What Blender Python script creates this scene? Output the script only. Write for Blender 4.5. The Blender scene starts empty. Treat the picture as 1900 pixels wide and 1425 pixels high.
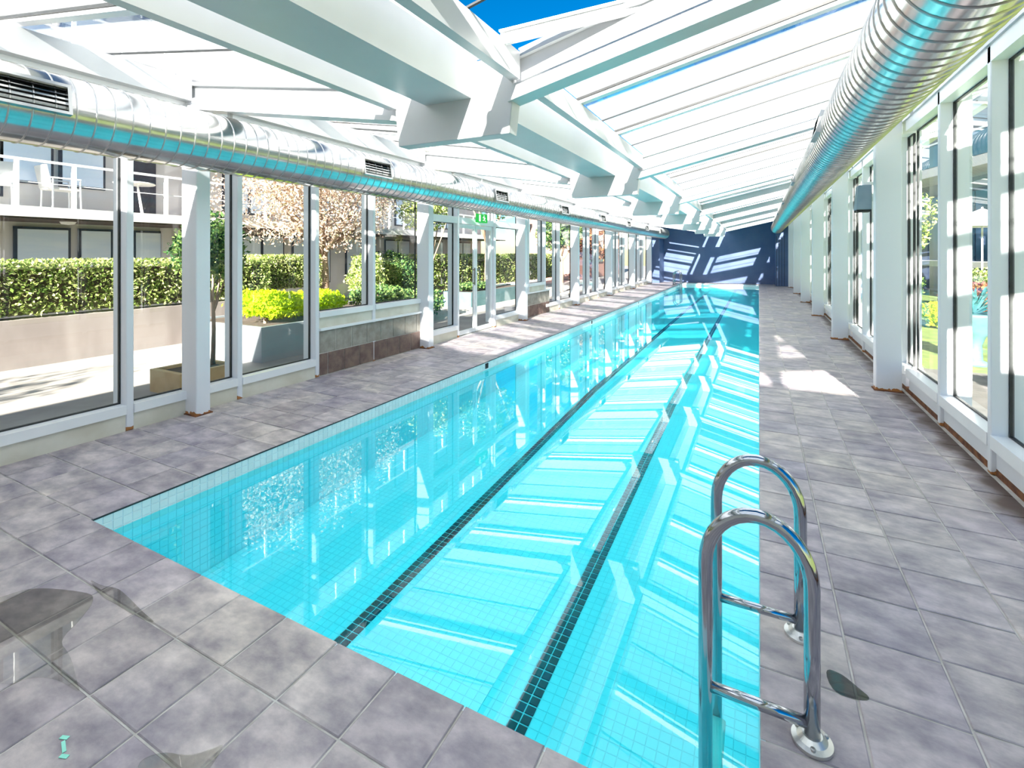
import bpy, math, random
import numpy as np
from mathutils import Vector, Matrix
random.seed(7); rng = np.random.default_rng(7)
SC = bpy.context.scene
COL = SC.collection
PI = math.pi

# ------------------------------------------------------------------ camera, sky, sun, exposure
cam_d = bpy.data.cameras.new('camera'); cam = bpy.data.objects.new('camera', cam_d); COL.objects.link(cam)
cam.location = (0, 0, 1.6); cam.rotation_euler = (PI/2, 0, math.radians(26.93))
cam_d.sensor_width = 36.0; cam_d.lens = 36.0*901.8/1900; cam_d.shift_y = -(712.5-469.0)/1900
cam_d.clip_start = 0.03; cam_d.clip_end = 500
SC.camera = cam

SUN_DIR = Vector((-0.42, 2.54, -1.0)).normalized()
W = bpy.data.worlds.new('sky'); SC.world = W; W.use_nodes = True
wn = W.node_tree.nodes; wl = W.node_tree.links; wn.clear()
sky = wn.new('ShaderNodeTexSky'); sky.sky_type = 'NISHITA'; sky.sun_disc = False
sky.sun_elevation = math.radians(21.2); sky.sun_rotation = math.atan2(-SUN_DIR.x, -SUN_DIR.y)
sky.air_density = 1.0; sky.dust_density = 0.1; sky.ozone_density = 4.0
bg = wn.new('ShaderNodeBackground'); bg.inputs['Strength'].default_value = 0.12
wo = wn.new('ShaderNodeOutputWorld')
hs = wn.new('ShaderNodeHueSaturation'); hs.inputs['Saturation'].default_value = 1.45
wl.new(sky.outputs[0], hs.inputs['Color']); wl.new(hs.outputs[0], bg.inputs[0]); wl.new(bg.outputs[0], wo.inputs[0])
sun_d = bpy.data.lights.new('sun', 'SUN'); sun_d.energy = 24.0; sun_d.angle = math.radians(0.6); sun_d.color = (1.0, 0.93, 0.85)
sun = bpy.data.objects.new('sun', sun_d); COL.objects.link(sun)
sun.rotation_euler = SUN_DIR.to_track_quat('-Z', 'Y').to_euler()
SC.view_settings.view_transform = 'Standard'; SC.view_settings.look = 'None'
SC.view_settings.gamma = 1.0; SC.view_settings.use_curve_mapping = False
SC.view_settings.exposure = 0.66
SC.cycles.transparent_max_bounces = 40; SC.cycles.max_bounces = 10
SC.cycles.diffuse_bounces = 5; SC.cycles.glossy_bounces = 5; SC.cycles.transmission_bounces = 6

# ------------------------------------------------------------------ materials
def new_mat(name):
    m = bpy.data.materials.new(name); m.use_nodes = True
    nt = m.node_tree; nt.nodes.clear()
    out = nt.nodes.new('ShaderNodeOutputMaterial')
    return m, nt, out
def N(nt, kind, **kw):
    n = nt.nodes.new(kind)
    for k, v in kw.items(): setattr(n, k, v)
    return n
def ramp(nt, stops):
    r = N(nt, 'ShaderNodeValToRGB'); e = r.color_ramp.elements
    while len(e) < len(stops): e.new(0.5)
    for i, (p, c) in enumerate(stops):
        e[i].position = p; e[i].color = (c[0], c[1], c[2], 1)
    return r
def noisy(name, c1, c2, scale=6.0, rough=0.6, metal=0.0, bump=0.0, bscale=None, coat=0.0, stretch=None, rr=None, spec=None):
    """principled with two-colour noise on world position"""
    m, nt, out = new_mat(name)
    p = N(nt, 'ShaderNodeBsdfPrincipled'); g = N(nt, 'ShaderNodeNewGeometry')
    src = g.outputs['Position']
    if stretch:
        mp = N(nt, 'ShaderNodeMapping'); mp.inputs['Scale'].default_value = stretch
        nt.links.new(src, mp.inputs[0]); src = mp.outputs[0]
    t = N(nt, 'ShaderNodeTexNoise'); t.inputs['Scale'].default_value = scale; t.inputs['Detail'].default_value = 4
    nt.links.new(src, t.inputs['Vector'])
    r = ramp(nt, [(0.35, c1), (0.65, c2)]); nt.links.new(t.outputs[0], r.inputs[0])
    nt.links.new(r.outputs[0], p.inputs['Base Color'])
    p.inputs['Roughness'].default_value = rough; p.inputs['Metallic'].default_value = metal
    if spec is not None: p.inputs['Specular IOR Level'].default_value = spec
    if coat: p.inputs['Coat Weight'].default_value = coat
    if rr:
        mr = N(nt, 'ShaderNodeMapRange'); mr.inputs['To Min'].default_value = rr[0]; mr.inputs['To Max'].default_value = rr[1]
        nt.links.new(t.outputs[0], mr.inputs[0]); nt.links.new(mr.outputs[0], p.inputs['Roughness'])
    if bump:
        b = N(nt, 'ShaderNodeBump'); b.inputs['Strength'].default_value = bump; b.inputs['Distance'].default_value = 0.01
        if bscale:
            t2 = N(nt, 'ShaderNodeTexNoise'); t2.inputs['Scale'].default_value = bscale; nt.links.new(src, t2.inputs['Vector'])
            nt.links.new(t2.outputs[0], b.inputs['Height'])
        else: nt.links.new(t.outputs[0], b.inputs['Height'])
        nt.links.new(b.outputs[0], p.inputs['Normal'])
    nt.links.new(p.outputs[0], out.inputs[0])
    return m
def piece_random(nt):
    """a random number per piece: per object and per mesh island"""
    oi = N(nt, 'ShaderNodeObjectInfo'); g = N(nt, 'ShaderNodeNewGeometry')
    a = N(nt, 'ShaderNodeMath', operation='ADD'); nt.links.new(oi.outputs['Random'], a.inputs[0]); nt.links.new(g.outputs['Random Per Island'], a.inputs[1])
    f = N(nt, 'ShaderNodeMath', operation='FRACT'); nt.links.new(a.outputs[0], f.inputs[0])
    return f.outputs[0], g
def slate(name='slate_tile'):
    m, nt, out = new_mat(name)
    p = N(nt, 'ShaderNodeBsdfPrincipled')
    rnd, g = piece_random(nt)
    base = ramp(nt, [(0.0, (0.345, 0.315, 0.33)), (0.35, (0.41, 0.375, 0.40)), (0.7, (0.45, 0.415, 0.405)), (1.0, (0.37, 0.345, 0.385))])
    nt.links.new(rnd, base.inputs[0])
    mp = N(nt, 'ShaderNodeMapping'); mp.inputs['Scale'].default_value = (1.0, 1.6, 1); nt.links.new(g.outputs['Position'], mp.inputs[0])
    t = N(nt, 'ShaderNodeTexNoise'); t.inputs['Scale'].default_value = 5.0; t.inputs['Detail'].default_value = 7; t.inputs['Roughness'].default_value = 0.62
    # shift the clouding per tile so no cloud runs across a joint
    ad = N(nt, 'ShaderNodeVectorMath', operation='ADD'); cb = N(nt, 'ShaderNodeCombineXYZ')
    mu = N(nt, 'ShaderNodeMath', operation='MULTIPLY'); mu.inputs[1].default_value = 37.0; nt.links.new(rnd, mu.inputs[0])
    nt.links.new(mu.outputs[0], cb.inputs[2]); nt.links.new(mp.outputs[0], ad.inputs[0]); nt.links.new(cb.outputs[0], ad.inputs[1])
    nt.links.new(ad.outputs[0], t.inputs['Vector'])
    r = ramp(nt, [(0.28, (0.48, 0.47, 0.56)), (0.5, (0.98, 0.97, 0.98)), (0.70, (1.55, 1.52, 1.46))]); nt.links.new(t.outputs[0], r.inputs[0])
    mx = N(nt, 'ShaderNodeMix', data_type='RGBA', blend_type='MULTIPLY'); mx.inputs['Factor'].default_value = 1.0
    nt.links.new(base.outputs[0], mx.inputs['A']); nt.links.new(r.outputs[0], mx.inputs['B'])
    t3 = N(nt, 'ShaderNodeTexNoise'); t3.inputs['Scale'].default_value = 1.3; t3.inputs['Detail'].default_value = 3; nt.links.new(g.outputs['Position'], t3.inputs['Vector'])
    r3 = ramp(nt, [(0.35, (0.86, 0.84, 0.90)), (0.65, (1.1, 1.08, 1.02))]); nt.links.new(t3.outputs[0], r3.inputs[0])
    mx2 = N(nt, 'ShaderNodeMix', data_type='RGBA', blend_type='MULTIPLY'); mx2.inputs['Factor'].default_value = 1.0
    nt.links.new(mx.outputs['Result'], mx2.inputs['A']); nt.links.new(r3.outputs[0], mx2.inputs['B'])
    sp = N(nt, 'ShaderNodeSeparateXYZ'); nt.links.new(g.outputs['Position'], sp.inputs[0])
    dn = N(nt, 'ShaderNodeTexNoise'); dn.inputs['Scale'].default_value = 3.5; dn.inputs['Detail'].default_value = 5; nt.links.new(g.outputs['Position'], dn.inputs['Vector'])
    da = N(nt, 'ShaderNodeMath', operation='MULTIPLY_ADD'); da.inputs[1].default_value = 0.42; nt.links.new(dn.outputs[0], da.inputs[0]); nt.links.new(sp.outputs['X'], da.inputs[2])
    dm = N(nt, 'ShaderNodeMapRange', interpolation_type='SMOOTHSTEP'); dm.inputs['From Min'].default_value = 1.50; dm.inputs['From Max'].default_value = 1.66; nt.links.new(da.outputs[0], dm.inputs[0])
    mx3 = N(nt, 'ShaderNodeMix', data_type='RGBA'); nt.links.new(dm.outputs[0], mx3.inputs['Factor']); nt.links.new(mx2.outputs['Result'], mx3.inputs['A']); mx3.inputs['B'].default_value = (0.09, 0.055, 0.045, 1)
    nt.links.new(mx3.outputs['Result'], p.inputs['Base Color'])
    mr = N(nt, 'ShaderNodeMapRange'); mr.inputs['To Min'].default_value = 0.32; mr.inputs['To Max'].default_value = 0.68
    nt.links.new(t.outputs[0], mr.inputs[0]); nt.links.new(mr.outputs[0], p.inputs['Roughness'])
    b = N(nt, 'ShaderNodeBump'); b.inputs['Strength'].default_value = 0.22; b.inputs['Distance'].default_value = 0.006
    nt.links.new(t.outputs[0], b.inputs['Height']); nt.links.new(b.outputs[0], p.inputs['Normal'])
    nt.links.new(p.outputs[0], out.inputs[0])
    return m
def pool_tile(name, cols, rough=0.18):
    m, nt, out = new_mat(name)
    p = N(nt, 'ShaderNodeBsdfPrincipled'); rnd, g = piece_random(nt)
    r = ramp(nt, [(i/(len(cols)-1), c) for i, c in enumerate(cols)]); nt.links.new(rnd, r.inputs[0])
    nt.links.new(r.outputs[0], p.inputs['Base Color']); p.inputs['Roughness'].default_value = rough
    nt.links.new(p.outputs[0], out.inputs[0]); return m
def pane_mat(name, tint, ior=1.45, haze=0.0, haze_col=(0.9, 0.95, 0.95), rough=0.0, bump=0.0):
    """thin clear sheet: see-through plus a Fresnel mirror, optionally a milky part that scatters light"""
    m, nt, out = new_mat(name)
    tr = N(nt, 'ShaderNodeBsdfTransparent'); tr.inputs[0].default_value = (*tint, 1)
    gl = N(nt, 'ShaderNodeBsdfGlossy'); gl.inputs['Roughness'].default_value = rough; gl.inputs[0].default_value = (1, 1, 1, 1)
    fr = N(nt, 'ShaderNodeFresnel'); fr.inputs[0].default_value = ior
    # thin sheet: use the front-side Fresnel from both sides
    body = tr.outputs[0]
    if haze:
        tl = N(nt, 'ShaderNodeBsdfTranslucent'); tl.inputs[0].default_value = (*haze_col, 1)
        mh = N(nt, 'ShaderNodeMixShader'); mh.inputs[0].default_value = haze
        nt.links.new(tr.outputs[0], mh.inputs[1]); nt.links.new(tl.outputs[0], mh.inputs[2]); body = mh.outputs[0]
    ge = N(nt, 'ShaderNodeNewGeometry')
    inv = N(nt, 'ShaderNodeMath', operation='SUBTRACT'); inv.inputs[0].default_value = 1.0; nt.links.new(ge.outputs['Backfacing'], inv.inputs[1])
    fm = N(nt, 'ShaderNodeMath', operation='MULTIPLY'); nt.links.new(fr.outputs[0], fm.inputs[0]); nt.links.new(inv.outputs[0], fm.inputs[1])
    mx = N(nt, 'ShaderNodeMixShader'); nt.links.new(fm.outputs[0], mx.inputs[0])
    nt.links.new(body, mx.inputs[1]); nt.links.new(gl.outputs[0], mx.inputs[2])
    if bump:
        tn = N(nt, 'ShaderNodeTexNoise'); tn.inputs['Scale'].default_value = 2.2; tn.inputs['Detail'].default_value = 2
        nt.links.new(ge.outputs['Position'], tn.inputs['Vector'])
        b = N(nt, 'ShaderNodeBump'); b.inputs['Strength'].default_value = bump; b.inputs['Distance'].default_value = 0.01
        nt.links.new(tn.outputs[0], b.inputs['Height']); nt.links.new(b.outputs[0], gl.inputs['Normal'])
    nt.links.new(mx.outputs[0], out.inputs[0]); return m
def rusty_white(name):
    """white paint, rust creeping up the last few centimetres above the floor"""
    m, nt, out = new_mat(name)
    p = N(nt, 'ShaderNodeBsdfPrincipled'); g = N(nt, 'ShaderNodeNewGeometry')
    sp = N(nt, 'ShaderNodeSeparateXYZ'); nt.links.new(g.outputs['Position'], sp.inputs[0])
    t = N(nt, 'ShaderNodeTexNoise'); t.inputs['Scale'].default_value = 14; t.inputs['Detail'].default_value = 5; nt.links.new(g.outputs['Position'], t.inputs['Vector'])
    a = N(nt, 'ShaderNodeMath', operation='MULTIPLY_ADD'); a.inputs[1].default_value = 0.11; a.inputs[2].default_value = -0.025
    nt.links.new(t.outputs[0], a.inputs[0])
    lt = N(nt, 'ShaderNodeMath', operation='LESS_THAN'); nt.links.new(sp.outputs['Z'], lt.inputs[0]); nt.links.new(a.outputs[0], lt.inputs[1])
    mx = N(nt, 'ShaderNodeMix', data_type='RGBA'); nt.links.new(lt.outputs[0], mx.inputs['Factor'])
    mx.inputs['A'].default_value = (0.76, 0.77, 0.81, 1); mx.inputs['B'].default_value = (0.42, 0.17, 0.05, 1)
    nt.links.new(mx.outputs['Result'], p.inputs['Base Color']); p.inputs['Roughness'].default_value = 0.4
    nt.links.new(p.outputs[0], out.inputs[0]); return m
def leafy(name, cols):
    m, nt, out = new_mat(name)
    g = N(nt, 'ShaderNodeNewGeometry'); r = ramp(nt, [(i/(len(cols)-1), c) for i, c in enumerate(cols)])
    nt.links.new(g.outputs['Random Per Island'], r.inputs[0])
    d = N(nt, 'ShaderNodeBsdfDiffuse'); tl = N(nt, 'ShaderNodeBsdfTranslucent')
    nt.links.new(r.outputs[0], d.inputs[0]); nt.links.new(r.outputs[0], tl.inputs[0])
    mx = N(nt, 'ShaderNodeMixShader'); mx.inputs[0].default_value = 0.35
    nt.links.new(d.outputs[0], mx.inputs[1]); nt.links.new(tl.outputs[0], mx.inputs[2]); nt.links.new(mx.outputs[0], out.inputs[0]); return m
def emit(name, col, s):
    m, nt, out = new_mat(name); e = N(nt, 'ShaderNodeEmission'); e.inputs[0].default_value = (*col, 1); e.inputs[1].default_value = s
    nt.links.new(e.outputs[0], out.inputs[0]); return m

M = {}
M['slate'] = slate()
M['grout'] = noisy('tile_grout', (0.42, 0.40, 0.37), (0.62, 0.60, 0.57), 9, 0.85)
M['white'] = noisy('white_paint', (0.82, 0.83, 0.85), (0.87, 0.88, 0.89), 2.5, 0.35)
M['column'] = rusty_white('white_paint_with_rust')
M['beam'] = noisy('white_steel_paint', (0.52, 0.535, 0.555), (0.58, 0.595, 0.61), 1.6, 0.32)
M['gasket'] = noisy('black_gasket', (0.015, 0.017, 0.02), (0.025, 0.028, 0.03), 20, 0.5)
M['beige'] = noisy('beige_panel', (0.62, 0.58, 0.48), (0.72, 0.69, 0.60), 4, 0.6)
M['block'] = noisy('concrete_block', (0.25, 0.235, 0.20), (0.36, 0.34, 0.30), 9, 0.8, bump=0.3, bscale=60)
M['block_low'] = noisy('brown_block', (0.13, 0.08, 0.07), (0.22, 0.15, 0.12), 9, 0.7, bump=0.3, bscale=60)  # lower course: browner and darker than the upper blocks
M['mortar'] = noisy('mortar', (0.55, 0.53, 0.49), (0.63, 0.61, 0.57), 14, 0.9)
M['duct'] = noisy('galvanised_duct', (0.50, 0.50, 0.49), (0.62, 0.61, 0.59), 5, 0.16, metal=1.0, rr=(0.12, 0.24))
M['seam'] = noisy('duct_seam', (0.45, 0.45, 0.45), (0.55, 0.54, 0.52), 5, 0.3, metal=1.0)
M['satin'] = noisy('satin_steel', (0.66, 0.66, 0.64), (0.74, 0.73, 0.71), 12, 0.38, metal=1.0)
M['louvre'] = noisy('black_louvre', (0.02, 0.02, 0.022), (0.03, 0.03, 0.03), 9, 0.9, spec=0.0)
M['planter_dark'] = noisy('dark_teal_planter', (0.06, 0.13, 0.14), (0.10, 0.18, 0.19), 3, 0.6)
M['pathgrey'] = noisy('grey_path', (0.13, 0.12, 0.11), (0.18, 0.165, 0.15), 4, 0.9)
M['wetshade'] = pane_mat('wet_patch_shade_tint', (0.66, 0.68, 0.68), ior=1.45)  # wet patch; darker tint paints in the shade and dark reflection by the ladder
M['dark'] = noisy('dark_opening', (0.012, 0.012, 0.014), (0.02, 0.02, 0.022), 9, 0.7)
M['chrome'] = noisy('polished_steel', (0.40, 0.42, 0.46), (0.46, 0.48, 0.52), 6, 0.10, metal=1.0)
M['pool'] = pool_tile('pale_pool_tile', [(0.82, 0.92, 0.97), (0.84, 0.93, 0.98), (0.85, 0.94, 0.98)])
M['band'] = pool_tile('white_band_tile', [(0.78, 0.80, 0.78), (0.85, 0.86, 0.84), (0.88, 0.89, 0.87)])
M['lane'] = pool_tile('navy_lane_tile', [(0.004, 0.006, 0.018), (0.006, 0.010, 0.03), (0.010, 0.012, 0.05)], 0.12)
M['poolgrout'] = noisy('pool_grout', (0.74, 0.84, 0.88), (0.80, 0.88, 0.91), 8, 0.8)
M['water'] = pane_mat('pool_water', (0.25, 0.955, 1.0), ior=1.55)
M['pane'] = pane_mat('window_glass', (0.95, 0.975, 0.96), ior=1.45)
M['roofpane'] = pane_mat('milky_roof_glass', (0.97, 0.985, 0.98), ior=1.4, haze=0.29)
M['navy'] = noisy('navy_wall', (0.075, 0.125, 0.27), (0.11, 0.165, 0.31), 1.2, 0.5)
M['backwall'] = noisy('rendered_wall', (0.62, 0.60, 0.57), (0.70, 0.68, 0.65), 2, 0.8)
M['paving'] = noisy('pale_paving', (0.30, 0.27, 0.25), (0.39, 0.355, 0.33), 2.0, 0.85)
M['retain'] = noisy('pink_render', (0.25, 0.21, 0.195), (0.33, 0.285, 0.265), 3.0, 0.9, stretch=(1, 1, 0.3))
M['render'] = noisy('white_render', (0.62, 0.60, 0.59), (0.68, 0.66, 0.65), 1.5, 0.7)
M['greyrender'] = noisy('grey_render', (0.27, 0.30, 0.33), (0.33, 0.36, 0.39), 1.5, 0.7)
M['bluepane'] = noisy('blind_behind_glass', (0.66, 0.79, 0.95), (0.76, 0.86, 0.97), 1.2, 0.12, stretch=(1, 1, 6))
M['tealpane'] = noisy('dark_teal_glass', (0.03, 0.11, 0.15), (0.08, 0.20, 0.25), 0.8, 0.08)
M['frame_dark'] = noisy('dark_window_frame', (0.02, 0.025, 0.05), (0.03, 0.04, 0.07), 9, 0.4)
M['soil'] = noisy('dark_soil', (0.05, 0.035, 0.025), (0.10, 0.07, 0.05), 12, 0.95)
M['bark'] = noisy('tree_bark', (0.20, 0.13, 0.09), (0.40, 0.28, 0.20), 8, 0.9, stretch=(1, 1, 0.25))
M['tan'] = noisy('tan_planter', (0.50, 0.33, 0.16), (0.60, 0.42, 0.22), 5, 0.7)
M['hedge'] = leafy('hedge_leaf', [(0.06, 0.11, 0.025), (0.23, 0.33, 0.08), (0.46, 0.53, 0.16), (0.66, 0.63, 0.36)])
M['lime'] = leafy('lime_leaf', [(0.30, 0.46, 0.01), (0.48, 0.66, 0.02), (0.62, 0.76, 0.03)])
M['dusky'] = leafy('dusky_leaf', [(0.36, 0.23, 0.18), (0.58, 0.42, 0.34), (0.74, 0.62, 0.54), (0.60, 0.56, 0.32)])
M['deep'] = leafy('deep_leaf', [(0.015, 0.045, 0.02), (0.05, 0.12, 0.045), (0.14, 0.24, 0.06), (0.28, 0.36, 0.13)])
M['agave'] = leafy('blue_green_leaf', [(0.03, 0.16, 0.17), (0.07, 0.27, 0.28), (0.16, 0.38, 0.38)])
M['russet'] = leafy('russet_leaf', [(0.12, 0.04, 0.03), (0.26, 0.10, 0.06), (0.42, 0.24, 0.10)])
M['lawn'] = noisy('lawn', (0.11, 0.17, 0.03), (0.24, 0.30, 0.06), 3, 0.95)
M['brick'] = noisy('red_brick', (0.30, 0.13, 0.10), (0.42, 0.22, 0.17), 12, 0.85)
M['fabric'] = noisy('white_canvas', (0.82, 0.82, 0.80), (0.88, 0.88, 0.86), 4, 0.8)
M['plastic'] = noisy('pale_plastic', (0.66, 0.64, 0.60), (0.74, 0.72, 0.68), 4, 0.5)
M['speaker'] = noisy('grey_blue_casing', (0.20, 0.28, 0.36), (0.26, 0.34, 0.42), 4, 0.4)
M['green'] = emit('exit_green', (0.03, 0.38, 0.07), 1.0)
M['signwhite'] = emit('exit_white', (0.75, 0.95, 0.78), 1.0)
M['mint'] = noisy('mint_mark', (0.25, 0.72, 0.58), (0.32, 0.80, 0.66), 20, 0.7)
M['wet'] = pane_mat('shallow_water', (0.87, 0.87, 0.85), ior=1.45)
M['rust'] = noisy('rust_stain', (0.10, 0.035, 0.02), (0.26, 0.10, 0.035), 14, 0.85)

# ------------------------------------------------------------------ mesh helpers
class MB:
    def __init__(s): s.v = []; s.f = []
    def quad_faces(s, idx): s.f.append(tuple(idx))
    def box(s, x0, x1, y0, y1, z0, z1):
        b = len(s.v)
        s.v += [(x0,y0,z0),(x1,y0,z0),(x1,y1,z0),(x0,y1,z0),(x0,y0,z1),(x1,y0,z1),(x1,y1,z1),(x0,y1,z1)]
        s.f += [(b,b+3,b+2,b+1),(b+4,b+5,b+6,b+7),(b,b+1,b+5,b+4),(b+1,b+2,b+6,b+5),(b+2,b+3,b+7,b+6),(b+3,b,b+4,b+7)]
        return s
    def hexa(s, p):           # 8 points: bottom loop then top loop
        b = len(s.v); s.v += [tuple(q) for q in p]
        s.f += [(b,b+3,b+2,b+1),(b+4,b+5,b+6,b+7),(b,b+1,b+5,b+4),(b+1,b+2,b+6,b+5),(b+2,b+3,b+7,b+6),(b+3,b,b+4,b+7)]
        return s
    def sloped(s, x0, z0, x1, z1, y0, y1, h):     # bar running in X with sloping underside, height h
        return s.hexa([(x0,y0,z0),(x1,y0,z1),(x1,y1,z1),(x0,y1,z0),(x0,y0,z0+h),(x1,y0,z1+h),(x1,y1,z1+h),(x0,y1,z0+h)])
    def tube(s, pts, r, n=10, caps=True):
        pts = [Vector(p) for p in pts]; rs = r if isinstance(r, (list, tuple)) else [r]*len(pts)
        b0 = len(s.v); prev = None
        for i, p in enumerate(pts):
            d = (pts[min(i+1, len(pts)-1)] - pts[max(i-1, 0)]).normalized()
            if prev is None:
                u = d.orthogonal().normalized()
            else:
                u = (prev - d*prev.dot(d)).normalized()
            prev = u; w = d.cross(u)
            for k in range(n):
                a = 2*PI*k/n; q = p + (u*math.cos(a) + w*math.sin(a))*rs[i]; s.v.append(tuple(q))
        for i in range(len(pts)-1):
            for k in range(n):
                a = b0+i*n+k; c = b0+i*n+(k+1) % n
                s.f.append((a, c, c+n, a+n))
        if caps:
            s.f.append(tuple(b0+k for k in range(n))[::-1]); e = b0+(len(pts)-1)*n; s.f.append(tuple(e+k for k in range(n)))
        return s
    def prism(s, poly, z0, z1):
        b = len(s.v); n = len(poly)
        s.v += [(x, y, z0) for x, y in poly] + [(x, y, z1) for x, y in poly]
        s.f.append(tuple(range(b, b+n))[::-1]); s.f.append(tuple(range(b+n, b+2*n)))
        for i in range(n):
            j = (i+1) % n; s.f.append((b+i, b+j, b+n+j, b+n+i))
        return s
    def lathe(s, prof, cx, cy, n=16):
        b = len(s.v)
        for r, z in prof:
            for k in range(n):
                a = 2*PI*k/n; s.v.append((cx+r*math.cos(a), cy+r*math.sin(a), z))
        for i in range(len(prof)-1):
            for k in range(n):
                a = b+i*n+k; c = b+i*n+(k+1) % n; s.f.append((a, c, c+n, a+n))
        s.f.append(tuple(b+k for k in range(n))[::-1]); e = b+(len(prof)-1)*n; s.f.append(tuple(e+k for k in range(n)))
        return s
    def mesh(s, name, mat, smooth=False):
        me = bpy.data.meshes.new(name); me.from_pydata(s.v, [], s.f); me.update()
        if isinstance(mat, str): mat = M[mat]
        me.materials.append(mat)
        if smooth: me.polygons.foreach_set('use_smooth', [True]*len(me.polygons))
        return me
    def build(s, name, mat, parent=None, smooth=False, **props):
        return link(name, s.mesh(name, mat, smooth), parent, **props)
def link(name, me, parent=None, loc=None, **props):
    o = bpy.data.objects.new(name, me); COL.objects.link(o)
    if parent is not None: o.parent = parent
    if loc is not None: o.location = loc
    for k, v in props.items(): o[k] = v
    return o
def bevel(o, w=0.006, seg=2):
    md = o.modifiers.new('bevel', 'BEVEL'); md.width = w; md.segments = seg; md.limit_method = 'ANGLE'; return o
def thing(name, label, cat, loc=(0, 0, 0), group=None, kind=None):
    o = bpy.data.objects.new(name, None); COL.objects.link(o); o.location = loc; o.empty_display_size = 0.1
    o['label'] = label; o['category'] = cat
    if group: o['group'] = group
    if kind: o['kind'] = kind
    return o
def tag(o, label, cat, group=None, kind=None):
    o['label'] = label; o['category'] = cat
    if group: o['group'] = group
    if kind: o['kind'] = kind
    return o
def copy_tree(o, parent=None, **props):
    c = o.copy(); COL.objects.link(c)
    if parent is not None: c.parent = parent
    for k, v in props.items(): c[k] = v
    for ch in list(o.children): copy_tree(ch, c)
    return c
def np_mesh(name, V, F, mat, parent=None, **props):
    me = bpy.data.meshes.new(name); V = np.asarray(V, dtype=np.float32); F = np.asarray(F, dtype=np.int32); k = F.shape[1]
    me.vertices.add(len(V)); me.vertices.foreach_set('co', V.ravel())
    me.loops.add(F.size); me.loops.foreach_set('vertex_index', F.ravel())
    me.polygons.add(len(F)); me.polygons.foreach_set('loop_start', np.arange(0, F.size, k, dtype=np.int32))
    try: me.polygons.foreach_set('loop_total', np.full(len(F), k, dtype=np.int32))
    except Exception: pass
    me.update(calc_edges=True); me.validate(); me.shade_flat()
    me.materials.append(M[mat] if isinstance(mat, str) else mat)
    return link(name, me, parent, **props)
ORD = ['first', 'second', 'third', 'fourth', 'fifth', 'sixth', 'seventh', 'eighth', 'ninth']

# ------------------------------------------------------------------ dimensions
POOL_L, POOL_R, POOL_N, POOL_F = -3.567, 0.0, 1.46, 27.0
WATER_Z = -0.12
ROW0, BAY = 2.83, 3.743
ROWS = [ROW0+BAY*n for n in range(-1, 7)]           # -0.91 ... 25.3
RCOL = [6.96+BAY*n for n in range(-1, 6)]            # right hand columns
GL, GR = -5.06, 1.49                                  # inner faces of the glass walls
Y_BACK, Y_END = -1.5, 27.9

# ------------------------------------------------------------------ floor: slab, slate tiles
floor = thing('floor', 'grey slate tiled pool deck around the long pool', 'floor', kind='structure')
fb = MB()
for x0, x1, y0, y1 in ((-5.3, POOL_L-.02, Y_BACK, Y_END), (POOL_R+.02, 1.75, Y_BACK, Y_END), (POOL_L-.02, POOL_R+.02, Y_BACK, POOL_N-.02), (POOL_L-.02, POOL_R+.02, POOL_F+.02, Y_END)):
    fb.box(x0, x1, y0, y1, -0.12, -0.004)
fb.build('screed', 'grout', floor)
def edges(a, b, p):                      # joints from a to b with pitch p
    out = [a]; d = 1 if b > a else -1
    while (b-out[-1])*d > 1e-4: out.append(a+(len(out))*p*d if (b-(a+len(out)*p*d))*d > 0.03 else b)
    return out
tiles = []                                # x0,x1,y0,y1
def grid(xs, ys):
    xs = sorted(xs); ys = sorted(ys)
    for i in range(len(xs)-1):
        for j in range(len(ys)-1): tiles.append((xs[i], xs[i+1], ys[j], ys[j+1]))
grid(edges(0.0, -5.06, 0.3085), edges(POOL_N, Y_BACK, 0.293))
grid([0.0, 0.315, 0.638, 0.967, 1.285, 1.49], edges(POOL_N, Y_BACK, 0.31))
for k, (a, b) in enumerate(((0.0, 0.315), (0.315, 0.638), (0.638, 0.967), (0.967, 1.285), (1.285, 1.49))):
    grid([a, b], [POOL_N] + edges(1.80+0.02*(k % 3), Y_END, 0.313))
grid(edges(POOL_L, -5.06, 0.31), edges(POOL_N, Y_END, 0.31))
grid(edges(POOL_R, POOL_L, 0.31), edges(POOL_F, Y_END, 0.31))
CW, SW = math.cos(math.radians(26.93)), math.sin(math.radians(26.93))
def project(x, y, z):
    d = -x*SW+y*CW
    if d < 0.2: return None
    return 950+901.8*(x*CW+y*SW)/d, 469-901.8*(z-1.6)/d, d
def size_seen(t, z=0.0):
    p = project((t[0]+t[1])/2, (t[2]+t[3])/2, z)
    if p is None or not (-60 < p[0] < 1960 and -60 < p[1] < 1490): return 0.0
    return (t[1]-t[0])*(t[3]-t[2])/p[2]**3
tiles.sort(key=size_seen, reverse=True)
def tile_box(mb, x0, x1, y0, y1, zb, zt, c):
    b = len(mb.v)
    mb.v += [(x0,y0,zb),(x1,y0,zb),(x1,y1,zb),(x0,y1,zb),(x0,y0,zt-c),(x1,y0,zt-c),(x1,y1,zt-c),(x0,y1,zt-c),(x0+c,y0+c,zt),(x1-c,y0+c,zt),(x1-c,y1-c,zt),(x0+c,y1-c,zt)]
    for k in range(4):
        j = (k+1) % 4
        mb.f += [(b+k, b+j, b+4+j, b+4+k), (b+4+k, b+4+j, b+8+j, b+8+k)]
    mb.f.append((b+8, b+9, b+10, b+11))
cache = {}
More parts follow.
